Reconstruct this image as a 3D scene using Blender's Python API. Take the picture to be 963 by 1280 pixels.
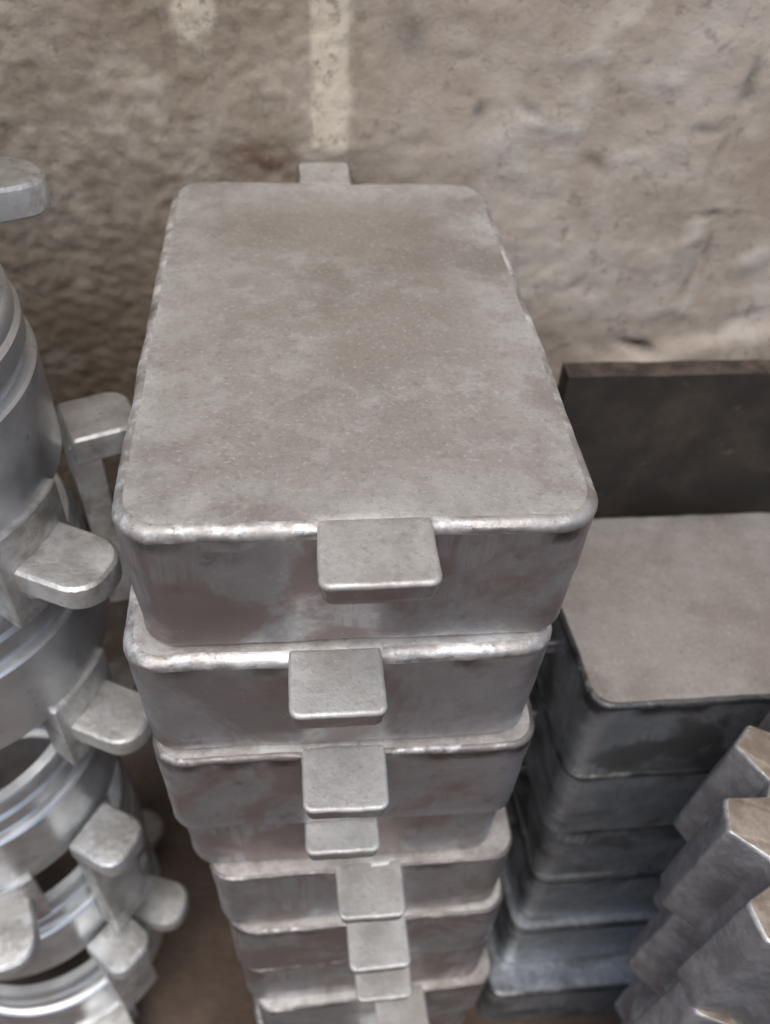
import bpy, bmesh, math, random
import numpy as np
from mathutils import Vector, Matrix

for o in list(bpy.data.objects):
    bpy.data.objects.remove(o, do_unlink=True)
S = bpy.context.scene
C = S.collection
rad = math.radians

# ------------------------------------------------------------------ camera
CAM = Vector((-0.0238, -0.3931, 0.2409))
PITCH, YAW, ROLL, FPX = 0.77537, 0.13303, 0.06656, 1079.2
fw = Vector((math.sin(YAW)*math.cos(PITCH), math.cos(YAW)*math.cos(PITCH), -math.sin(PITCH)))
rt = Vector((math.cos(YAW), -math.sin(YAW), 0)); up = rt.cross(fw)
rt2 = rt*math.cos(ROLL) + up*math.sin(ROLL); up2 = -rt*math.sin(ROLL) + up*math.cos(ROLL)
cam = bpy.data.cameras.new('camera'); cam_o = bpy.data.objects.new('camera', cam); C.objects.link(cam_o)
M = Matrix((rt2, up2, -fw)).transposed().to_4x4(); M.translation = CAM
cam_o.matrix_world = M
cam.sensor_fit = 'HORIZONTAL'; cam.sensor_width = 36; cam.lens = 36*FPX/963
cam.clip_start = 0.01; cam.clip_end = 500
cam.dof.use_dof = True; cam.dof.focus_distance = 0.37; cam.dof.aperture_fstop = 9.5
S.camera = cam_o

# ------------------------------------------------------------------ light
SUN_EL, SUN_ROT = rad(60), rad(194)
W = bpy.data.worlds.new('World'); S.world = W; W.use_nodes = True
wn = W.node_tree; bg = wn.nodes['Background']
sky = wn.nodes.new('ShaderNodeTexSky'); sky.sky_type = 'NISHITA'; sky.sun_disc = False
sky.sun_elevation = SUN_EL; sky.sun_rotation = SUN_ROT; sky.air_density = 1.0; sky.dust_density = 2.2; sky.ozone_density = 1.0
wn.links.new(sky.outputs[0], bg.inputs[0]); bg.inputs[1].default_value = 0.09
sd = Vector((math.sin(SUN_ROT)*math.cos(SUN_EL), math.cos(SUN_ROT)*math.cos(SUN_EL), math.sin(SUN_EL)))
sun = bpy.data.lights.new('sun', 'SUN'); sun.energy = 1.3; sun.angle = rad(50); sun.color = (1.0, 0.95, 0.88)
sun_o = bpy.data.objects.new('sun', sun); C.objects.link(sun_o)
sun_o.rotation_euler = (-sd).to_track_quat('-Z', 'Y').to_euler(); sun_o.location = (0, -2, 3)
S.view_settings.view_transform = 'Standard'; S.view_settings.look = 'None'
S.view_settings.gamma = 1; S.view_settings.exposure = 0.6
S.view_settings.use_curve_mapping = False
S.render.engine = 'CYCLES'

# ------------------------------------------------------------------ noise (numpy gradient noise)
def _hash(ix, iy, iz, seed):
    h = (ix.astype(np.int64)*374761393 + iy.astype(np.int64)*668265263 + iz.astype(np.int64)*2147483647 + seed*974711) & 0xffffffff
    h = ((h ^ (h >> 13))*1274126177) & 0xffffffff
    h = h ^ (h >> 16)
    h = (h*2246822519) & 0xffffffff
    return (h ^ (h >> 15))
def noise3(p, seed=0):
    p = np.asarray(p, float); i = np.floor(p).astype(np.int64); f = p - i
    u = f*f*f*(f*(f*6-15)+10); out = 0
    for dx in (0, 1):
        for dy in (0, 1):
            for dz in (0, 1):
                h = _hash(i[:, 0]+dx, i[:, 1]+dy, i[:, 2]+dz, seed)
                gx = (h & 255)/127.5-1; gy = ((h >> 8) & 255)/127.5-1; gz = ((h >> 16) & 255)/127.5-1
                d = gx*(f[:, 0]-dx)+gy*(f[:, 1]-dy)+gz*(f[:, 2]-dz)
                w = (u[:, 0] if dx else 1-u[:, 0])*(u[:, 1] if dy else 1-u[:, 1])*(u[:, 2] if dz else 1-u[:, 2])
                out = out + w*d
    return out
def fbm(p, freq, octv=3, seed=0, gain=.5):
    p = np.asarray(p, float)*freq; a = 1; s = 0
    for k in range(octv):
        s = s + a*noise3(p+k*17.3, seed+k); p = p*2.03; a *= gain
    return s

# ------------------------------------------------------------------ materials
class NT:
    def __init__(self, name):
        self.m = bpy.data.materials.new(name); self.m.use_nodes = True
        self.t = self.m.node_tree; self.n = self.t.nodes; self.l = self.t.links
        self.b = self.n['Principled BSDF']
        self.tc = self.n.new('ShaderNodeTexCoord'); self.oi = self.n.new('ShaderNodeObjectInfo')
        off = self.n.new('ShaderNodeVectorMath'); off.operation = 'MULTIPLY_ADD'
        cmb = self.n.new('ShaderNodeCombineXYZ')
        for k in range(3): self.l.new(self.oi.outputs['Random'], cmb.inputs[k])
        self.l.new(cmb.outputs[0], off.inputs[0]); off.inputs[1].default_value = (37.1, 23.7, 51.3)
        self.l.new(self.tc.outputs['Object'], off.inputs[2]); self.vec = off.outputs[0]
        self.obj = self.tc.outputs['Object']
    def mapping(self, scale, src=None):
        n = self.n.new('ShaderNodeMapping'); n.inputs['Scale'].default_value = scale
        self.l.new(src or self.vec, n.inputs[0]); return n.outputs[0]
    def noise(self, scale, detail=3, rough=.55, src=None, dist=0.0):
        n = self.n.new('ShaderNodeTexNoise'); n.inputs['Scale'].default_value = scale
        n.inputs['Detail'].default_value = detail; n.inputs['Roughness'].default_value = rough
        n.inputs['Distortion'].default_value = dist
        self.l.new(src or self.vec, n.inputs['Vector']); return n.outputs[0]
    def voro(self, scale, src=None, feature='F1'):
        n = self.n.new('ShaderNodeTexVoronoi'); n.feature = feature; n.inputs['Scale'].default_value = scale
        self.l.new(src or self.vec, n.inputs['Vector']); return n.outputs['Distance']
    def ramp(self, x, a, b, va=0.0, vb=1.0):
        n = self.n.new('ShaderNodeMapRange'); n.interpolation_type = 'SMOOTHSTEP'
        self.l.new(x, n.inputs[0])
        for k, v in ((1, a), (2, b), (3, va), (4, vb)): n.inputs[k].default_value = v
        return n.outputs[0]
    def math(self, op, a, b=None):
        n = self.n.new('ShaderNodeMath'); n.operation = op
        for k, v in ((0, a), (1, b)):
            if v is None: continue
            if isinstance(v, (int, float)): n.inputs[k].default_value = v
            else: self.l.new(v, n.inputs[k])
        return n.outputs[0]
    def mix(self, f, a, b):
        n = self.n.new('ShaderNodeMix'); n.data_type = 'RGBA'
        if isinstance(f, (int, float)): n.inputs[0].default_value = f
        else: self.l.new(f, n.inputs[0])
        for k, v in ((6, a), (7, b)):
            if isinstance(v, tuple): n.inputs[k].default_value = (*v, 1)
            else: self.l.new(v, n.inputs[k])
        return n.outputs[2]
    def sep(self, src=None):
        n = self.n.new('ShaderNodeSeparateXYZ'); self.l.new(src or self.obj, n.inputs[0]); return n.outputs
    def attr(self, name):
        n = self.n.new('ShaderNodeAttribute'); n.attribute_name = name; return n.outputs['Fac']
    def bump(self, h, strength=.3, dist=.001, prev=None):
        n = self.n.new('ShaderNodeBump'); n.inputs['Strength'].default_value = strength; n.inputs['Distance'].default_value = dist
        self.l.new(h, n.inputs['Height'])
        if prev: self.l.new(prev, n.inputs['Normal'])
        return n.outputs[0]
    def out(self, col=None, rough=None, metal=None, normal=None, spec=None):
        for v, k in ((col, 'Base Color'), (rough, 'Roughness'), (metal, 'Metallic'), (normal, 'Normal'), (spec, 'Specular IOR Level')):
            if v is None: continue
            s = self.b.inputs[k]
            if isinstance(v, tuple): s.default_value = (*v, 1)
            elif isinstance(v, (int, float)): s.default_value = v
            else: self.l.new(v, s)
        return self.m

def mat_top(name, base, pale, patch):
    t = NT(name)
    big = t.ramp(t.noise(8, 4, .6, dist=.6), .42, .60)
    fine = t.ramp(t.noise(85, 5, .68), .46, .60)
    speck = t.ramp(t.noise(420, 2, .5), .58, .70); dark = t.ramp(t.noise(300, 3, .6), .54, .68)
    x = t.math('MULTIPLY', big, t.math('ADD', t.math('MULTIPLY', fine, .7), .3))
    # worn border: the oxide skin thins out towards the edge of the casting
    edge = t.math('MULTIPLY', t.attr('edge'), t.ramp(t.noise(62, 6, .74), .40, .58, .42, 1.0))
    x = t.math('MAXIMUM', t.math('MULTIPLY', x, .5), edge)
    # thin flow creases of the poured metal
    cr = t.math('ABSOLUTE', t.math('SUBTRACT', t.noise(7, 2, .5, dist=1.2), .5))
    cr = t.math('MULTIPLY', t.ramp(cr, .002, .012, 1, 0), t.ramp(t.noise(12, 2), .50, .62))
    x = t.math('MAXIMUM', x, t.math('MULTIPLY', cr, .28))
    col = t.mix(x, base, pale)
    col = t.mix(t.math('MULTIPLY', t.ramp(t.noise(15, 5, .65), .46, .66), .75), col, patch)
    col = t.mix(t.math('MULTIPLY', speck, .35), col, (.72, .71, .70))
    col = t.mix(t.math('MULTIPLY', dark, .24), col, tuple(c*.6 for c in patch))
    pit = t.ramp(t.voro(38), .030, .052, 1, 0)
    pit = t.math('MULTIPLY', pit, t.ramp(t.noise(20, 2), .53, .58))
    col = t.mix(t.math('MULTIPLY', pit, .8), col, (.12, .10, .09))
    nb = t.bump(t.noise(300, 5, .7), .5, .0008)
    nb = t.bump(t.noise(38, 3, .5), .28, .0015, nb)
    rough = t.ramp(t.noise(50, 3), .3, .7, .46, .60)
    return t.out(col, rough, t.ramp(x, 0, 1, .45, .66), nb)

def mat_rim(name, c1, c2, lo=.40):
    t = NT(name)
    x = t.ramp(t.math('ADD', t.math('MULTIPLY', t.noise(140, 5, .7), .45), t.math('MULTIPLY', t.noise(26, 3, .6), .55)), lo, lo+.16)
    col = t.mix(x, c1, c2)
    col = t.mix(t.math('MULTIPLY', t.ramp(t.noise(230, 3, .6), .62, .72), .7), col, (.16, .14, .13))
    nb = t.bump(t.noise(230, 5, .7), .45, .0010); nb = t.bump(t.noise(60, 3, .6), .3, .0015, nb)
    return t.out(col, t.ramp(t.noise(90, 3), .3, .7, .38, .62), t.ramp(t.noise(48, 4, .6), .38, .62, .55, .92), nb)

def mat_side(name, dark_tone, silver, amount, rough=(.36, .5), scrape=.72):
    t = NT(name)
    big = t.noise(11, 5, .62, dist=.5)
    x = t.ramp(big, .52-amount*.2, .66-amount*.2)
    grain = t.ramp(t.noise(150, 5, .7), .35, .68)
    x = t.math('MULTIPLY', x, t.math('ADD', t.math('MULTIPLY', grain, .5), .5))
    # rubbed places: vertical scuffs through the stain
    st = t.noise(1, 4, .6, src=t.mapping((240, 240, 14)))
    area = t.ramp(t.noise(18, 2, .4), .56, .60)
    scuff = t.math('MULTIPLY', area, t.ramp(st, .34, .60))
    x = t.math('MAXIMUM', x, t.math('MULTIPLY', scuff, scrape))
    col = t.mix(x, dark_tone, silver)
    col = t.mix(t.math('MULTIPLY', t.ramp(t.noise(55, 5, .7), .56, .72), .5), col, tuple(c*.55 for c in dark_tone))
    spark = t.ramp(t.voro(300), .05, .11, 1, 0)
    spark = t.math('MULTIPLY', spark, t.ramp(t.noise(60, 2), .52, .60))
    col = t.mix(t.math('MULTIPLY', spark, .7), col, (.8, .8, .8))
    nb = t.bump(t.noise(300, 4, .6), .3, .0005)
    nb = t.bump(t.noise(42, 4, .55), .30, .0018, nb)
    return t.out(col, t.ramp(t.noise(45, 3), .3, .7, *rough), t.ramp(x, 0, 1, .62, .9), nb)

M_TOP = mat_top('cast_skin', (.380, .345, .308), (.70, .695, .67), (.31, .272, .24))
M_RIM = mat_rim('worn_edge', (.47, .445, .42), (.86, .86, .85), .45)
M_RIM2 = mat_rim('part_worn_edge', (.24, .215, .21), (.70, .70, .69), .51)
M_SIDE = mat_side('mould_side', (.245, .202, .193), (.50, .52, .55), .34, scrape=.5)
M_SIDE2 = mat_side('mould_side_grey', (.250, .220, .214), (.53, .55, .58), .38, scrape=.55)
M_LUG = mat_top('lug_skin', (.44, .418, .385), (.66, .655, .63), (.385, .36, .328))
M_LUGE = mat_rim('lug_edge', (.36, .335, .315), (.72, .71, .69), .50)
M_TOP_D = mat_top('brown_skin', (.40, .362, .325), (.55, .52, .485), (.34, .297, .262))
M_SIDE_D = mat_side('dark_side', (.150, .148, .152), (.56, .60, .65), .60, (.36, .52), .95)  # darker oxide colour, deepened to stand in for shadow on these sides
M_RIM_D = mat_rim('dull_edge', (.10, .10, .10), (.34, .35, .36), .50)

def mat_machined():
    t = NT('machined_aluminium')
    ln = t.noise(1, 3, .6, src=t.mapping((3, 3, 900)))
    col = t.mix(t.ramp(t.noise(28, 4, .6), .4, .7), (.82, .85, .87), (.62, .64, .66))
    col = t.mix(t.math('MULTIPLY', t.ramp(t.noise(120, 4, .7), .60, .74), .5), col, (.22, .21, .20))
    nb = t.bump(ln, .12, .0004); nb = t.bump(t.noise(60, 3), .12, .001, nb)
    return t.out(col, t.ramp(t.noise(40, 3), .3, .7, .28, .44), .88, nb)
def mat_castlug():
    t = NT('cast_aluminium')
    col = t.mix(t.ramp(t.noise(45, 5, .65), .38, .66), (.56, .55, .525), (.76, .77, .77))
    col = t.mix(t.math('MULTIPLY', t.ramp(t.noise(26, 5, .7), .50, .66), .65), col, (.30, .27, .235))
    col = t.mix(t.math('MULTIPLY', t.ramp(t.noise(180, 4, .7), .58, .70), .5), col, (.20, .185, .17))
    nb = t.bump(t.noise(260, 5, .7), .55, .0009); nb = t.bump(t.noise(50, 3), .5, .0025, nb)
    return t.out(col, t.ramp(t.noise(60, 3), .3, .7, .36, .52), .74, nb)
M_MACH, M_CLAW = mat_machined(), mat_castlug()

def mat_gear_side():
    t = NT('sand_cast_grey')
    x = t.ramp(t.noise(70, 6, .72), .38, .66)
    col = t.mix(x, (.33, .33, .35), (.52, .53, .56))
    col = t.mix(t.math('MULTIPLY', t.ramp(t.noise(14, 3, .6), .5, .68), .6), col, (.30, .27, .275))
    spark = t.math('MULTIPLY', t.ramp(t.voro(330), .06, .13, 1, 0), t.ramp(t.noise(70, 2), .46, .56))
    col = t.mix(t.math('MULTIPLY', spark, .8), col, (.85, .85, .86))
    nb = t.bump(t.noise(330, 4, .7), .7, .0007); nb = t.bump(t.noise(60, 3), .3, .0015, nb)
    return t.out(col, .46, .75, nb)
def mat_gear_top():
    t = NT('brown_sandy_face')
    col = t.mix(t.ramp(t.noise(80, 6, .7), .35, .66), (.27, .215, .165), (.42, .36, .30))
    nb = t.bump(t.noise(300, 4, .7), .5, .0006)
    return t.out(col, .62, .35, nb)
M_GEAR, M_GEARTOP = mat_gear_side(), mat_gear_top()

def mat_board():
    t = NT('blackened_board')
    x = t.ramp(t.noise(14, 5, .65), .40, .68)
    col = t.mix(x, (.030, .026, .023), (.060, .047, .038))
    col = t.mix(t.math('MULTIPLY', t.ramp(t.noise(60, 5, .7), .62, .74), .45), col, (.15, .12, .09))
    nb = t.bump(t.noise(120, 5, .65), .35, .001)
    return t.out(col, .78, 0.0, nb, .25)
def mat_board_edge():
    t = NT('brown_board_edge')
    col = t.mix(t.ramp(t.noise(60, 5, .7), .36, .66), (.050, .040, .033), (.115, .092, .073))  # edges coloured lighter and browner than the board face
    return t.out(col, .9, 0.0, t.bump(t.noise(200, 4, .7), .5, .001), .2)
M_BOARD, M_BOARDE = mat_board(), mat_board_edge()

def mat_wall():
    t = NT('plaster')
    P = t.obj; s = t.sep()
    def n(sc, d=4, r=.6, dist=0.0, src=None): return t.noise(sc, d, r, src=src or P, dist=dist)
    rough_side = t.math('SUBTRACT', 1.0, t.attr('smooth'))
    a = t.mix(t.ramp(n(24, 5, .65), .36, .66), (.30, .245, .192), (.48, .415, .345))
    b = t.mix(t.ramp(n(13, 5, .6, .8), .36, .66), (.435, .362, .297), (.56, .495, .43))
    col = t.mix(rough_side, b, a)
    col = t.mix(t.math('MULTIPLY', t.ramp(n(7, 4, .6), .46, .68), .55), col, (.34, .275, .215))
    col = t.mix(t.math('MULTIPLY', t.ramp(n(90, 5, .7), .54, .70), .55), col, (.19, .155, .125))  # dark speckles: shade of small pits painted in, deepens the bump contrast
    col = t.mix(t.math('MULTIPLY', t.attr('pale'), t.ramp(n(70, 4, .65), .25, .60)), col, (.56, .52, .48))
    col = t.mix(t.math('MULTIPLY', t.attr('dark_tone'), t.ramp(n(60, 4, .65), .25, .60)), col, (.17, .155, .14))
    col = t.mix(t.math('MULTIPLY', t.attr('rust'), t.ramp(n(60, 4, .65), .25, .55)), col, (.17, .105, .075))
    col = t.mix(t.math('MULTIPLY', t.attr('brownish'), t.ramp(n(40, 4, .65), .15, .60)), col, (.235, .180, .130))
    # remains of whitewash
    lime = t.math('MULTIPLY', t.attr('lime'), t.ramp(n(130, 5, .72), .34, .50))
    col = t.mix(t.math('MULTIPLY', lime, .9), col, (.66, .585, .47))
    nb = t.bump(n(300, 5, .75), .9, .0012)
    nb = t.bump(n(110, 4, .6), .35, .002, nb)
    return t.out(col, .93, 0.0, nb, .2)
def mat_floor():
    t = NT('packed_earth')
    col = t.mix(t.ramp(t.noise(6, 6, .65, src=t.obj), .35, .66), (.085, .062, .048), (.15, .112, .088))
    col = t.mix(t.math('MULTIPLY', t.ramp(t.noise(70, 5, .7, src=t.obj), .55, .70), .5), col, (.085, .065, .052))
    nb = t.bump(t.noise(45, 6, .65, src=t.obj), .8, .006)
    return t.out(col, .95, 0.0, nb, .2)
M_WALL, M_FLOOR = mat_wall(), mat_floor()

# ------------------------------------------------------------------ mesh helpers
def link(name, me, parent=None, loc=(0, 0, 0), rot=(0, 0, 0)):
    o = bpy.data.objects.new(name, me); C.objects.link(o)
    o.parent = parent; o.location = loc; o.rotation_euler = rot
    return o
def tag(o, label=None, cat=None, group=None, kind=None):
    for k, v in (('label', label), ('category', cat), ('group', group), ('kind', kind)):
        if v: o[k] = v
    return o
def from_arrays(name, V, F, mats, mi=None, smooth=True, attrs=None):
    me = bpy.data.meshes.new(name); me.from_pydata([tuple(v) for v in V], [], F)
    for m in mats: me.materials.append(m)
    if mi is not None: me.polygons.foreach_set('material_index', np.asarray(mi, np.int32))
    me.polygons.foreach_set('use_smooth', np.full(len(me.polygons), smooth))
    for k, v in (attrs or {}).items():
        a = me.attributes.new(k, 'FLOAT', 'POINT'); a.data.foreach_set('value', np.asarray(v, np.float32))
    me.update(); return me
def from_bm(name, bm, mats, bevel=0.0, seg=2, angle=30, smooth_angle=35):
    bmesh.ops.remove_doubles(bm, verts=bm.verts, dist=1e-6)
    bmesh.ops.recalc_face_normals(bm, faces=bm.faces)
    if bevel:
        es = [e for e in bm.edges if len(e.link_faces) == 2 and e.calc_face_angle(0) > rad(angle)]
        bmesh.ops.bevel(bm, geom=es, offset=bevel, segments=seg, profile=.6, affect='EDGES', clamp_overlap=True)
    me = bpy.data.meshes.new(name); bm.to_mesh(me); bm.free()
    for m in mats: me.materials.append(m)
    me.shade_smooth() if hasattr(me, 'shade_smooth') else None
    me.set_sharp_from_angle(angle=rad(smooth_angle))
    return me

FLOOR = -0.762
# ------------------------------------------------------------------ setting: floor and wall
def make_floor():
    xs = np.concatenate([-np.geomspace(40, .62, 16), np.linspace(-.6, .6, 81), np.geomspace(.62, 40, 16)])
    ys = np.concatenate([-np.geomspace(40, .62, 16), np.linspace(-.6, .25, 61), [.4, 1, 40]])
    X, Y = np.meshgrid(xs, ys); P = np.stack([X.ravel(), Y.ravel(), np.zeros(X.size)], 1)
    P[:, 2] = FLOOR + np.where((abs(P[:, 0]) < .7) & (P[:, 1] > -.7), .004*fbm(P, 14, 3, 5) - .003, -.003)
    nx, ny = len(xs), len(ys)
    F = [(j*nx+i, j*nx+i+1, (j+1)*nx+i+1, (j+1)*nx+i) for j in range(ny-1) for i in range(nx-1)]
    tag(link('floor', from_arrays('floor', P, F, [M_FLOOR])), kind='structure')
make_floor()

WALL_Y = 0.196
def make_wall():
    xs = np.concatenate([-np.geomspace(3, .42, 12), np.arange(-.40, .50, .003), np.geomspace(.51, 3, 12)])
    zs = np.concatenate([[FLOOR-.05], np.arange(-.74, -.45, .02), np.arange(-.44, .135, .003), np.geomspace(.15, 2.4, 14)])
    X, Z = np.meshgrid(xs, zs); x, z = X.ravel(), Z.ravel()
    P = np.stack([x, np.zeros_like(x), z], 1)
    sm = 1/(1+np.exp(-(x-.035+.02*fbm(P, 12, 3, 3)+.10*np.clip(z-.02, -.2, .1))/.014))     # smoother coat on the right half
    # rough-cast half: lumpy, drawn out sideways
    q = P*np.array([1, 1, 1.15])
    r1 = 1-abs(fbm(q, 48, 3, 11))*1.6
    rough = .0009*r1 + .0022*fbm(q, 95, 3, 12) + .0015*fbm(q, 170, 2, 14) + .0018*fbm(P, 8, 2, 13)
    flat = .0015*fbm(P, 5, 2, 21) + .0007*fbm(P, 80, 4, 22)
    lay = fbm(P*np.array([1, 1, 1.5]), 15, 4, 23)
    flat = flat + .0006*fbm(P, 34, 3, 25) + .0012/(1+np.exp(-(lay-.16)/.04)) + .0007/(1+np.exp(-(lay+.26)/.03))
    h = rough*(1-sm) + flat*sm
    pale = np.zeros_like(x); dark_tone = np.zeros_like(x); rust = np.zeros_like(x); lime = np.zeros_like(x)
    wob = P + np.stack([.006*fbm(P, 40, 2, 31), 0*x, .006*fbm(P, 40, 2, 32)], 1)
    def blob(cx, cz, a, b, ang):
        c, s = math.cos(rad(ang)), math.sin(rad(ang)); u = wob[:, 0]-cx; v = wob[:, 2]-cz
        return np.exp(-(((u*c+v*s)/a)**2+((-u*s+v*c)/b)**2))
    for cx, cz, a, b, ang, hh, pp in ((.149, .024, .022, .006, -12, .0040, .85), (.118, .008, .012, .010, 40, .0030, .6),
                                      (.132, -.004, .012, .005, -50, .0020, .5), (.165, .066, .026, .005, 4, .0020, .45),
                                      (.165, .040, .012, .005, -25, .0025, .5), (.215, .052, .02, .006, 0, .0015, .5),
                                      (.275, -.058, .007, .020, -8, .0040, .55), (.286, -.115, .006, .016, -10, .0030, .6),
                                      (.245, .013, .010, .008, 0, .0020, .45), (.33, -.075, .014, .007, 25, .0030, .7),
                                      (.185, -.07, .03, .02, 20, .0005, .25)):
        g = blob(cx, cz, a, b, ang); h += .6*hh*g; pale = np.maximum(pale, pp*g)
    for cx, cz, a, b, ang, hh, pp in ((.052, .073, .011, .014, 0, -.0035, .75), (.055, .045, .006, .014, 0, -.001, .45), (.138, .031, .014, .003, -25, -.003, .5),
                                      (.100, .030, .004, .006, 30, -.003, .6), (.188, -.004, .009, .004, -35, -.003, .5), (.283, -.040, .010, .0022, 8, -.004, .8),
                                      (.290, -.065, .0018, .022, 4, -.0035, .6), (.259, -.155, .016, .004, -12, -.008, 1.0), (.281, .052, .004, .016, 0, -.004, .9),
                                      (.276, .0, .002, .028, -4, -.003, .6), (.262, .02, .012, .003, 10, -.002, .4), (.06, .008, .010, .006, 0, -.002, .5),
                                      (.085, .066, .011, .002, -5, -.002, .4), (.282, -.10, .0018, .02, 0, -.003, .5)):
        g = blob(cx, cz, a, b, ang); h += hh*g; dark_tone = np.maximum(dark_tone, pp*g)  # darker colour laid into the sunken marks and cracks
    # a raised patch of later plaster low on the right
    edge = (z + .150 - .30*(x-.30) + .006*fbm(P, 30, 3, 41))
    h += .010*sm*(1/(1+np.exp(-(x-.225)/.006)))*(1/(1+np.exp(edge/.003)))
    brownish = np.clip((-.02 - z + .05*fbm(P, 10, 3, 51))/.12, 0, 1)*(1-sm)  # browner colour, stronger towards the bottom of the rough half
    rust = blob(-.043, -.002, .024, .010, 0)
    # two bands of old whitewash
    wx = x + .0035*fbm(P, 60, 3, 61)
    lime = np.clip((.0135-abs(wx-.0012))/.0025, 0, 1)*np.clip((z-.003)/.002, 0, 1)
    l2 = np.clip((.014-abs(wx+.081))/.004, 0, 1)*np.clip((z-.070+.006*fbm(P, 50, 2, 62))/.006, 0, 1)*.9
    l3 = np.clip((.006-abs(wx+.078))/.004, 0, 1)*np.clip((z-.055)/.006, 0, 1)*.35
    l4 = np.clip((-.165-wx)/.01, 0, 1)*np.clip((z-.082)/.006, 0, 1)*.5
    lime = np.maximum.reduce([lime, l2, l3, l4]); h += .0012*lime
    V = np.stack([x, WALL_Y-h, z], 1); nx, nz = len(xs), len(zs)
    F = [(j*nx+i, j*nx+i+1, (j+1)*nx+i+1, (j+1)*nx+i) for j in range(nz-1) for i in range(nx-1)]
    # back and ends, so the wall is a solid
    b0 = len(V); zb, zt = zs[0], zs[-1]
    V = np.vstack([V, [[-3, .42, zb], [3, .42, zb], [3, .42, zt], [-3, .42, zt]]])
    F += [(b0+1, b0, b0+3, b0+2), (b0+3, b0, 0, (nz-1)*nx), (b0+1, b0+2, nz*nx-1, nx-1), (b0+2, b0+3, (nz-1)*nx, nz*nx-1)]
    z4 = np.zeros(4)
    at = {k: np.concatenate([v, z4]) for k, v in dict(smooth=sm, pale=pale, dark_tone=dark_tone, rust=rust, lime=lime, brownish=brownish).items()}
    o = link('wall', from_arrays('wall', V, F, [M_WALL], attrs=at))
    tag(o, 'rough brown plaster wall with strips of old whitewash', 'wall', kind='structure')
make_wall()

# ------------------------------------------------------------------ cast blocks
def rounded_ring(hx, hy, r, nc, nx, ny):
    """points of a rounded rectangle, fixed count per corner and side"""
    r = max(min(r, hx-1e-4, hy-1e-4), 1e-4); pts = []
    cs = ((hx-r, hy-r, 0), (-hx+r, hy-r, 90), (-hx+r, -hy+r, 180), (hx-r, -hy+r, 270))
    ns = (nx, ny, nx, ny)
    for k, (cx, cy, a0) in enumerate(cs):
        for i in range(nc+1):
            a = rad(a0+90*i/nc); pts.append((cx+r*math.cos(a), cy+r*math.sin(a)))
        nxt = cs[(k+1) % 4]; a = rad(nxt[2]); e = (nxt[0]+r*math.cos(a), nxt[1]+r*math.sin(a)); s = pts[-1]
        for i in range(1, ns[k]):
            t = i/ns[k]; pts.append((s[0]+(e[0]-s[0])*t, s[1]+(e[1]-s[1])*t))
    return np.array(pts)
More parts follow.
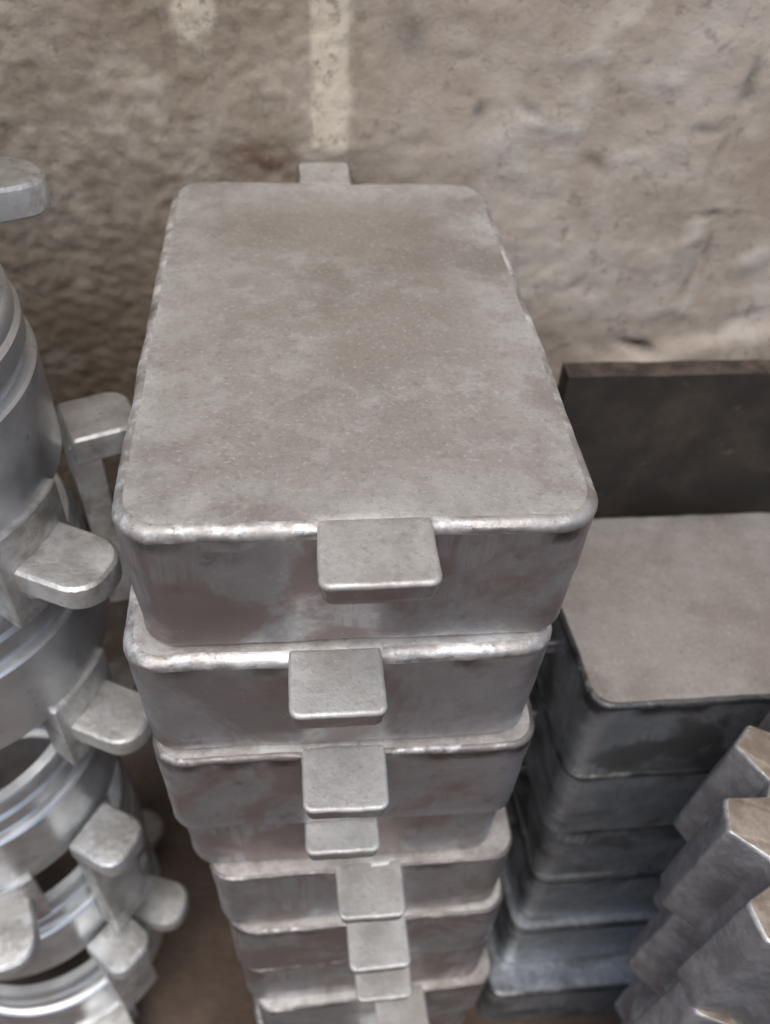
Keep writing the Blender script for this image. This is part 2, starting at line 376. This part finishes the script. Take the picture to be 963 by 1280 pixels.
def cast_slab(name, Wd, Ld, Hh, Rc, mats, seed, er=.007, draft=.008, lip=.0014, wob=.0012, flare=0.0, step=.004, tops=12, br=.008, rag=1.0, gaps=(), zn=1.0, dip=None):
    nc = max(4, int(Rc*1.57/step)); nx = max(4, int((Wd-2*Rc)/step)); ny = max(4, int((Ld-2*Rc)/step))
    prof = []                                                     # (z, inset, material 0 top 1 rim 2 side)
    prof.append((-Hh, draft+br, 2))
    for a in (20, 40, 60, 80): prof.append((-Hh+br*(1-math.cos(rad(a))), draft+br*(1-math.sin(rad(a))), 2))
    zlip = -er*1.25
    for t in np.linspace(0, 1, 9): prof.append((-Hh+br+(Hh-br+zlip-lip)*t, draft*(1-t)+lip, 2))
    prof.append((zlip-lip*.3, lip*.5, 1)); prof.append((zlip, 0, 1))
    for a in (15, 30, 45, 60, 75, 90): prof.append((-er+er*math.sin(rad(a)), er*(1-math.cos(rad(a))), 1))
    hm = min(Wd, Ld)/2
    for t in np.linspace(.04, .985, tops): prof.append((0, er+(hm-er)*t, 0))
    V = []; E = []
    for z, d, m in prof:
        pts = rounded_ring(Wd/2-d, Ld/2-d, Rc-d*.6 if m else max(Rc-d, .002), nc, nx, ny)
        V.append(np.column_stack([pts, np.full(len(pts), z)]))
        E.append(np.full(len(pts), np.clip(1-(d-er)/.044, 0, 1)**1.1*.95 if m == 0 else 1.0))
    n = len(V[0]); V = np.vstack(V); E = np.concatenate(E); nr = len(prof)
    so = seed*3.71
    Q = V+np.array([so, so*.7, so*1.3])
    ring = np.repeat(np.arange(nr), n); m = np.array([p[2] for p in prof])[ring]
    # cast unevenness
    rd = V[:, :2]/np.maximum(np.linalg.norm(V[:, :2], axis=1, keepdims=True), 1e-6)
    amp = np.where(m == 0, 0, 1.0)
    V[:, :2] += rd*(amp*wob*(fbm(Q, 22, 2, seed)+.5*fbm(Q, 75, 3, seed+4)))[:, None]
    V[:, 2] += np.where(m == 2, 0, zn*(.0009*fbm(Q, 16, 2, seed+7)+np.where(m == 0, .00035, .0007)*fbm(Q, 70, 3, seed+8)))
    lipmask = (m == 1) & (V[:, 2] < -er*.7)
    V[:, 2] += np.where(lipmask, rag*(.0016*fbm(Q*np.array([1, 1, 0]), 40, 3, seed+9)+.0007*fbm(Q*np.array([1, 1, 0]), 220, 2, seed+10)), 0)
    if flare: V[:, 0] += np.where(V[:, 0] < 0, -flare*(V[:, 1]/Ld+.5), 0)
    if dip is not None: V[:, 2] -= np.clip(V[:, 1]-dip, 0, 1)*.45      # root of a lug dives into its block
    gap = np.zeros(len(V))
    for sy, gx, gw in gaps:
        g = np.clip((gw/2+.0012-abs(V[:, 0]-gx))/.0018, 0, 1)*(V[:, 1]*sy > Ld/2-.02)*(m == 1)
        g = g*(np.array([p[1] for p in prof])[ring] < er*.93); g = g*(V[:, 2] > -er*1.05); V[:, 2] = V[:, 2]*(1-g)-.0005*g; gap = np.maximum(gap, g)
    F = []; mi = []
    for k in range(nr-1):
        mm = prof[k+1][2] if prof[k+1][2] >= prof[k][2] else prof[k+1][2]
        for i in range(n):
            j = (i+1) % n
            F.append((k*n+i, k*n+j, (k+1)*n+j, (k+1)*n+i)); mi.append(0 if mm == 1 and gap[k*n+i] > .5 and gap[k*n+j] > .5 else mm)
    F.append(tuple(range(n-1, -1, -1))); mi.append(2)
    F.append(tuple((nr-1)*n+i for i in range(n))); mi.append(0)
    return from_arrays(name, V, F, mats, mi, attrs={'edge': E})

BW, BL, BH = .200, .3154, .0776
LUGS = [cast_slab('lug', .0425+.004*(k == 0), .047, .0135, .005, [M_LUG if k else M_TOP, M_LUG if k else M_TOP, M_SIDE], 31+k, er=.0018, draft=.0015, lip=.0002, wob=.0010, step=.0016, tops=14, br=.0025, rag=.3, zn=.3, dip=.0106) for k in range(3)]
RLUG = cast_slab('lug', .036, .047, .0135, .005, [M_TOP, M_SIDE, M_SIDE], 37, er=.0018, draft=.0015, lip=.0002, wob=.0010, step=.0016, tops=14, br=.0025, rag=.3, zn=.3, dip=.0106)

def cast_block(i, x, dy, rz, tabx, label, tipy=None):
    """tabx: world x of the front lug"""
    hb = BH if i < 9 else -FLOOR-9*BH                                # the lowest block is a thinner pour
    r = link('cast_block', None, None, (x, dy, -i*BH-hb), (0, 0, rad(rz)))
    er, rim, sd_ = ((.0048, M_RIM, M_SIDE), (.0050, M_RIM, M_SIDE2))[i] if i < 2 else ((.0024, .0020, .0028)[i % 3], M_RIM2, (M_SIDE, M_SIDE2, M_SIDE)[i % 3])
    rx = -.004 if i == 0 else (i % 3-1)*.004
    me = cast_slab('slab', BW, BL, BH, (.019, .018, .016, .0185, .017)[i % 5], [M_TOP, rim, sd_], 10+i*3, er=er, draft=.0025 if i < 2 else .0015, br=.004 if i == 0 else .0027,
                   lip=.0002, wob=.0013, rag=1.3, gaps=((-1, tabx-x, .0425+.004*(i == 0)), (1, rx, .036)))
    sl = link('slab', me, r, (0, 0, hb)); sl.scale.z = hb/BH
    tip = tipy if tipy else -BL/2-.030
    f = link('lug', LUGS[0 if i == 0 else 1+i % 2], r, (tabx-x, tip+.0235, hb+.0002), (0, 0, 0))
    link('lug', RLUG, r, (rx, BL/2+.030-.0235-(.003 if i else 0), hb+.0001), (0, 0, math.pi))
    tag(r, label, 'metal block', 'silver metal blocks in the tall stack')
    return r
ordw = ['second', 'third', 'fourth', 'fifth', 'sixth', 'seventh', 'eighth', 'ninth', 'tenth']
cast_block(0, 0, 0, 0, .0045, 'dull silver cast block with end lugs, topmost of the tall stack')
rows = [(-.0068, -.0055, -.1, -.0105), (-.003, -.0095, -.2, -.006), (-.002, .004, -.4, -.005), (.0077, -.0035, .9, .0097),
        (.012, -.009, 1.3, .0165), (.0125, -.006, 2.2, .0205), (.019, -.012, 3.0, .037), (.016, -.006, 2.0, .03), (.018, -.004, 1.5, .025)]
desc = ['with a bright worn rim and long pale lug', 'with a thin pale top edge', 'set back under the one above', 'jutting out with a bright left corner',
        'with a grey lug and stained sides', 'with a bright left edge', 'turned slightly, pale rim showing', 'in the shade near the floor', 'resting on the earth floor']
for k, (x, dy, rz, tx) in enumerate(rows):
    cast_block(k+1, x, dy, rz, tx, 'silver block %s, %s down the tall stack' % (desc[k], ordw[k]))

# ------------------------------------------------------------------ darker blocks, stacked lower on the right
DTOP = -.22
DH = (DTOP-FLOOR)/6
DW, DL = .20, .170
DBLK = [cast_slab('slab', DW, DL, DH, .014, [M_SIDE_D if k else M_TOP_D, M_RIM_D, M_SIDE_D], 60+k, er=.0036, draft=.0015, lip=.0002, wob=.0010, flare=.010, br=.003) for k in range(4)]
DLUG = cast_slab('lug', .036, .047, .0135, .005, [M_RIM_D, M_RIM_D, M_SIDE_D], 67, er=.0025, draft=.0015, lip=.0003, wob=.0008, step=.0025, tops=5, br=.0025)
drow = [(.2545, -.0215, .5), (.2550, -.0215, .3), (.2660, -.0190, -.4), (.2630, -.0205, .6), (.2560, -.0290, .4), (.244, -.0560, -.3)]
dlab = ['dark block with smooth brown top beside blackened board, topmost of low stack',
        'dark slate cast block, second from the top of the low dark stack', 'dark block with whitish smears, third down the low dark stack',
        'dark cast block jutting out, fourth from the top of the low dark stack', 'dark grey cast block, fifth from the top of the low dark stack',
        'dark cast block with a bright left edge, lowest of the low dark stack']
for k, (x, y, rz) in enumerate(drow):
    r = link('dark_block', None, None, (x, y, DTOP-(k+1)*DH), (0, 0, rad(rz)))
    link('slab', DBLK[0 if k == 0 else 1+k % 3], r, (0, 0, DH))
    link('lug', DLUG, r, (-DW/2-.005-.012, .0, DH-.022), (0, 0, math.pi/2))
    tag(r, dlab[k], 'metal block', 'dark metal blocks in the low stack')

# ------------------------------------------------------------------ blackened board behind them
def make_board():
    x0, x1, t, h = .1640, .62, .018, -.108-FLOOR
    r = link('board', None, None, ((x0+x1)/2, .080, FLOOR), (rad(-1.0), 0, rad(.6)))
    nx, nz = 90, 130; V = []; w = x1-x0
    us = np.linspace(-w/2, w/2, nx); vs = np.linspace(0, h, nz)
    X, Z = np.meshgrid(us, vs); P = np.stack([X.ravel(), 0*X.ravel(), Z.ravel()], 1)
    P[:, 1] = -.0018*fbm(P, 9, 4, 71); P[:, 2] += np.where(P[:, 2] > h-.004, .0016*fbm(P, 25, 3, 72), 0)
    F = [(j*nx+i, j*nx+i+1, (j+1)*nx+i+1, (j+1)*nx+i) for j in range(nz-1) for i in range(nx-1)]
    B = P.copy(); B[:, 1] = t; b = len(P)
    F += [tuple(b+v for v in reversed(f)) for f in F]
    mi = [0]*len(F)
    for i in range(nx-1):
        a = (nz-1)*nx+i; F.append((a, a+1, b+a+1, b+a)); mi.append(1)
    for j in range(nz-1):
        a = j*nx; F.append((a, a+nx, b+a+nx, b+a)); mi.append(1)
        a = j*nx+nx-1; F.append((a+nx, a, b+a, b+a+nx)); mi.append(0)
    me = from_arrays('panel', np.vstack([P, B]), F, [M_BOARD, M_BOARDE], mi)
    me.set_sharp_from_angle(angle=rad(40))
    link('panel', me, r)
    tag(r, 'blackened upright board with lighter brown top edge behind the dark blocks', 'board')
make_board()

# ------------------------------------------------------------------ ring couplings, stacked on the left
SC = 1.0315
def lathe(prof, n=160):
    bm = bmesh.new(); R = []
    for k in range(n):
        a = 2*math.pi*k/n; R.append([bm.verts.new((r*math.cos(a), r*math.sin(a), z)) for r, z in prof])
    m = len(prof)
    for k in range(n):
        A, B = R[k], R[(k+1) % n]
        for i in range(m):
            bm.faces.new((A[i], B[i], B[(i+1) % m], A[(i+1) % m]))
    return bm
def arc_block(bm, r0, r1, a0, a1, z0, z1, n=10):
    rows = []
    for k in range(n+1):
        a = rad(a0+(a1-a0)*k/n); c, s = math.cos(a), math.sin(a)
        rows.append([bm.verts.new((r*c, r*s, z)) for r, z in ((r0, z0), (r1, z0), (r1, z1), (r0, z1))])
    for k in range(n):
        A, B = rows[k], rows[k+1]
        for i in range(4): bm.faces.new((A[i], A[(i+1) % 4], B[(i+1) % 4], B[i]))
    bm.faces.new(rows[0][::-1]); bm.faces.new(rows[-1])
def tongue(bm, r0, r1, w, z0, z1, rc, droop=0.0):
    """flat tongue pointing out along +x with a rounded outer end"""
    pts = [(r0, -w/2)]
    for a in np.linspace(-90, 0, 7): pts.append((r1-rc+rc*math.cos(rad(a)), -w/2+rc+rc*math.sin(rad(a))))
    for a in np.linspace(0, 90, 7): pts.append((r1-rc+rc*math.cos(rad(a)), w/2-rc+rc*math.sin(rad(a))))
    pts.append((r0, w/2))
    lo = [bm.verts.new((x, y, z0-droop*(x-r0)/(r1-r0))) for x, y in pts]; hi = [bm.verts.new((x, y, z1-droop*(x-r0)/(r1-r0))) for x, y in pts]
    n = len(pts); bm.faces.new(lo[::-1]); bm.faces.new(hi)
    for i in range(n): bm.faces.new((lo[i], lo[(i+1) % n], hi[(i+1) % n], hi[i]))
s = SC
ringp = [(.080*s, .000), (.0985*s, .000), (.100*s, .0015*s), (.100*s, .059*s), (.0985*s, .0605*s), (.0945*s, .0615*s), (.0940*s, .068*s), (.0975*s, .070*s), (.0975*s, .081*s),
         (.0955*s, .084*s), (.0950*s, .0925*s), (.0935*s, .095*s), (.0865*s, .095*s), (.0855*s, .0935*s), (.0855*s, .070*s), (.080*s, .068*s)]
bm = lathe(ringp); ME_RING = from_bm('ring', bm, [M_MACH], smooth_angle=28)
bm = bmesh.new(); arc_block(bm, .083*s, .1035*s, -15, 15, -.0565*s, .006*s, 12); ME_CLAW = from_bm('claw', bm, [M_CLAW], .0022, 3)
bm = bmesh.new(); tongue(bm, .095*s, .143*s, .040*s, -.0335*s, -.0165*s, .017*s, .003); tongue(bm, .095*s, .113*s, .034*s, -.044*s, -.033*s, .010*s, -.004); ME_LUG = from_bm('lug', bm, [M_CLAW], .0045, 3)
bm = bmesh.new(); arc_block(bm, .0975*s, .1035*s, -6, 6, .022*s, .066*s, 6); arc_block(bm, .1015*s, .1190*s, -9.5, 9.5, .022*s, .160*s, 8)
ME_HOOK = from_bm('hook', bm, [M_CLAW], .0022, 3)
bm = bmesh.new(); tongue(bm, .102*s, .143*s, .040*s, .147*s, .166*s, .013*s); tongue(bm, .103*s, .126*s, .026*s, .137*s, .148*s, .008*s, -.004); ME_HEAD = from_bm('hook_head', bm, [M_CLAW], .0042, 3)
RC = (-.2798, -.0299); Z0 = -.0799
units = [('topmost', .006, -.004, 32, (150, -100), 0), ('second', .021, .004, -24, (160, -110), 0), ('third', .018, .012, -25, (22, 142, -98), -.022),
         ('fourth', .0, 0, -72, (-80, 160), 0), ('fifth', 0, 0, -18, (-31, 89, 209), 0), ('lowest', .0, 0, 60, (-42, 78, 198), 0)]
rdesc = ['one rounded lug before the plaster wall', 'broad flat lug beside the tall block stack', 'bright machined band', 'flat claw hanging below it', 'dark gaps between its claws', 'claws on the earth floor']
for k, (nm, ox, oy, ca, ha, hz) in enumerate(units):
    zb = Z0-(k-1)*.1515*SC
    r = link('ring_coupling', None, None, (RC[0]+ox, RC[1]+oy, zb), (0, 0, 0))
    link('ring', ME_RING, r)
    for j in range(3):
        c = link('claw', ME_CLAW, r, (0, 0, 0), (0, 0, rad(ca+120*j))); link('lug', ME_LUG, c)
    for a in ha:
        h = link('hook', ME_HOOK, r, (0, 0, hz), (0, 0, rad(a))); link('hook_head', ME_HEAD, h)
    tag(r, 'ring coupling with %s, %s in its stack' % (rdesc[k], nm), 'coupling', 'stacked ring couplings')

# ------------------------------------------------------------------ toothed castings, stacked at the right front
def toothed(n=14, rt_=.1235, root=.1015, tipw=.0188, h=.0973, bore=.045):
    pts = []; p = 2*math.pi/n
    ht = tipw/2/rt_; hr = ht*rt_/root+math.atan((rt_-root)*math.tan(rad(20))/root)
    for k in range(n):
        a = k*p
        for r, d in ((root, -hr), (rt_, -ht), (rt_, ht), (root, hr)):
            pts.append((r*math.cos(a+d), r*math.sin(a+d)))
    # jitter so teeth are hand-moulded, then subdivide edges
    rng = random.Random(4); pts = [(x+rng.uniform(-.0007, .0007), y+rng.uniform(-.0007, .0007)) for x, y in pts]
    ch = []
    for i, p0 in enumerate(pts):                                    # soften every corner
        a, b = Vector(pts[i-1]), Vector(pts[(i+1) % len(pts)]); c = Vector(p0)
        u1 = c+(a-c).normalized()*.0017; u2 = c+(b-c).normalized()*.0017
        ch += [tuple(u1), tuple((u1+u2)/2*.55+c*.45), tuple(u2)]
    pts = ch
    out = []; m = 3
    for i in range(len(pts)):
        a, b = pts[i], pts[(i+1) % len(pts)]
        for j in range(m): out.append((a[0]+(b[0]-a[0])*j/m, a[1]+(b[1]-a[1])*j/m))
    N = len(out); inner = [(bore*math.cos(math.atan2(y, x)), bore*math.sin(math.atan2(y, x))) for x, y in out]
    O = np.array(out); I = np.array(inner); cen = O/np.linalg.norm(O, axis=1, keepdims=True)
    levels = [(0, .0018), (.0018, 0)]+[(h*t, 0) for t in (.14, .28, .42, .56, .70, .84)]+[(h-.0022, 0), (h-.0007, .0006), (h, .0020)]
    V = []; F = []; mi = []
    for z, d in levels: V.append(np.column_stack([O-cen*d, np.full(N, z)]))
    V.append(np.column_stack([O*.2+I*.8, np.full(N, h)])); V.append(np.column_stack([I, np.full(N, h)])); V.append(np.column_stack([I, np.zeros(N)]))
    L = len(V); V = np.vstack(V)
    for k in range(L):
        k2 = (k+1) % L
        for i in range(N):
            j = (i+1) % N; F.append((k*N+i, k*N+j, k2*N+j, k2*N+i))
            mi.append(1 if k in (len(levels)-1, len(levels)) else (2 if k in (len(levels)-2, len(levels)-3) else 0))
    rd = V[:, :2]/np.linalg.norm(V[:, :2], axis=1, keepdims=True)
    V[:, :2] += rd*(.0010*fbm(V, 40, 3, 81))[:, None]
    V[:, 2] += np.where(V[:, 2] < .001, .0012*fbm(V, 120, 2, 82), 0)
    me = from_arrays('toothed_casting', V, F, [M_GEAR, M_GEARTOP, M_RIM_G], mi)
    me.set_sharp_from_angle(angle=rad(48)); return me
M_RIM_G = mat_rim('chipped_edge', (.45, .44, .44), (.72, .71, .70))
ME_GEAR = toothed()
GH = .0973; tilt = rad(5)
u = Vector((math.sin(tilt), 0, math.cos(tilt)))
top = Vector((.3076, -.2391, -.178))
top.z = -.178 - (top.x-.188)*math.tan(tilt)
spots = [(0, 0, 161.5), (.005, -.022, 178), (.040, -.028, 178), (.045, -.03, 183), (.050, -.045, 186), (.055, -.045, 184)]
glab = ['grey toothed casting with brown sandy top face, topmost of its stack', 'grey toothed casting under the brown-topped one, second of its stack',
        'grey toothed casting in the middle of its stack', 'grey toothed casting fourth from the top of its stack', 'grey toothed casting fifth from the top of its stack', 'grey toothed casting on the earth floor, lowest of its stack']
for k, (ox, oy, az) in enumerate(spots):
    loc = top - u*GH*(k+1) + Vector((ox*math.cos(tilt), oy, -ox*math.sin(tilt)))
    o = link('toothed_casting', ME_GEAR, None, loc, (0, tilt, 0))
    o.rotation_euler = (Matrix.Rotation(tilt, 3, 'Y') @ Matrix.Rotation(rad(az), 3, 'Z')).to_euler()
    tag(o, glab[k], 'metal casting', 'stacked toothed castings')
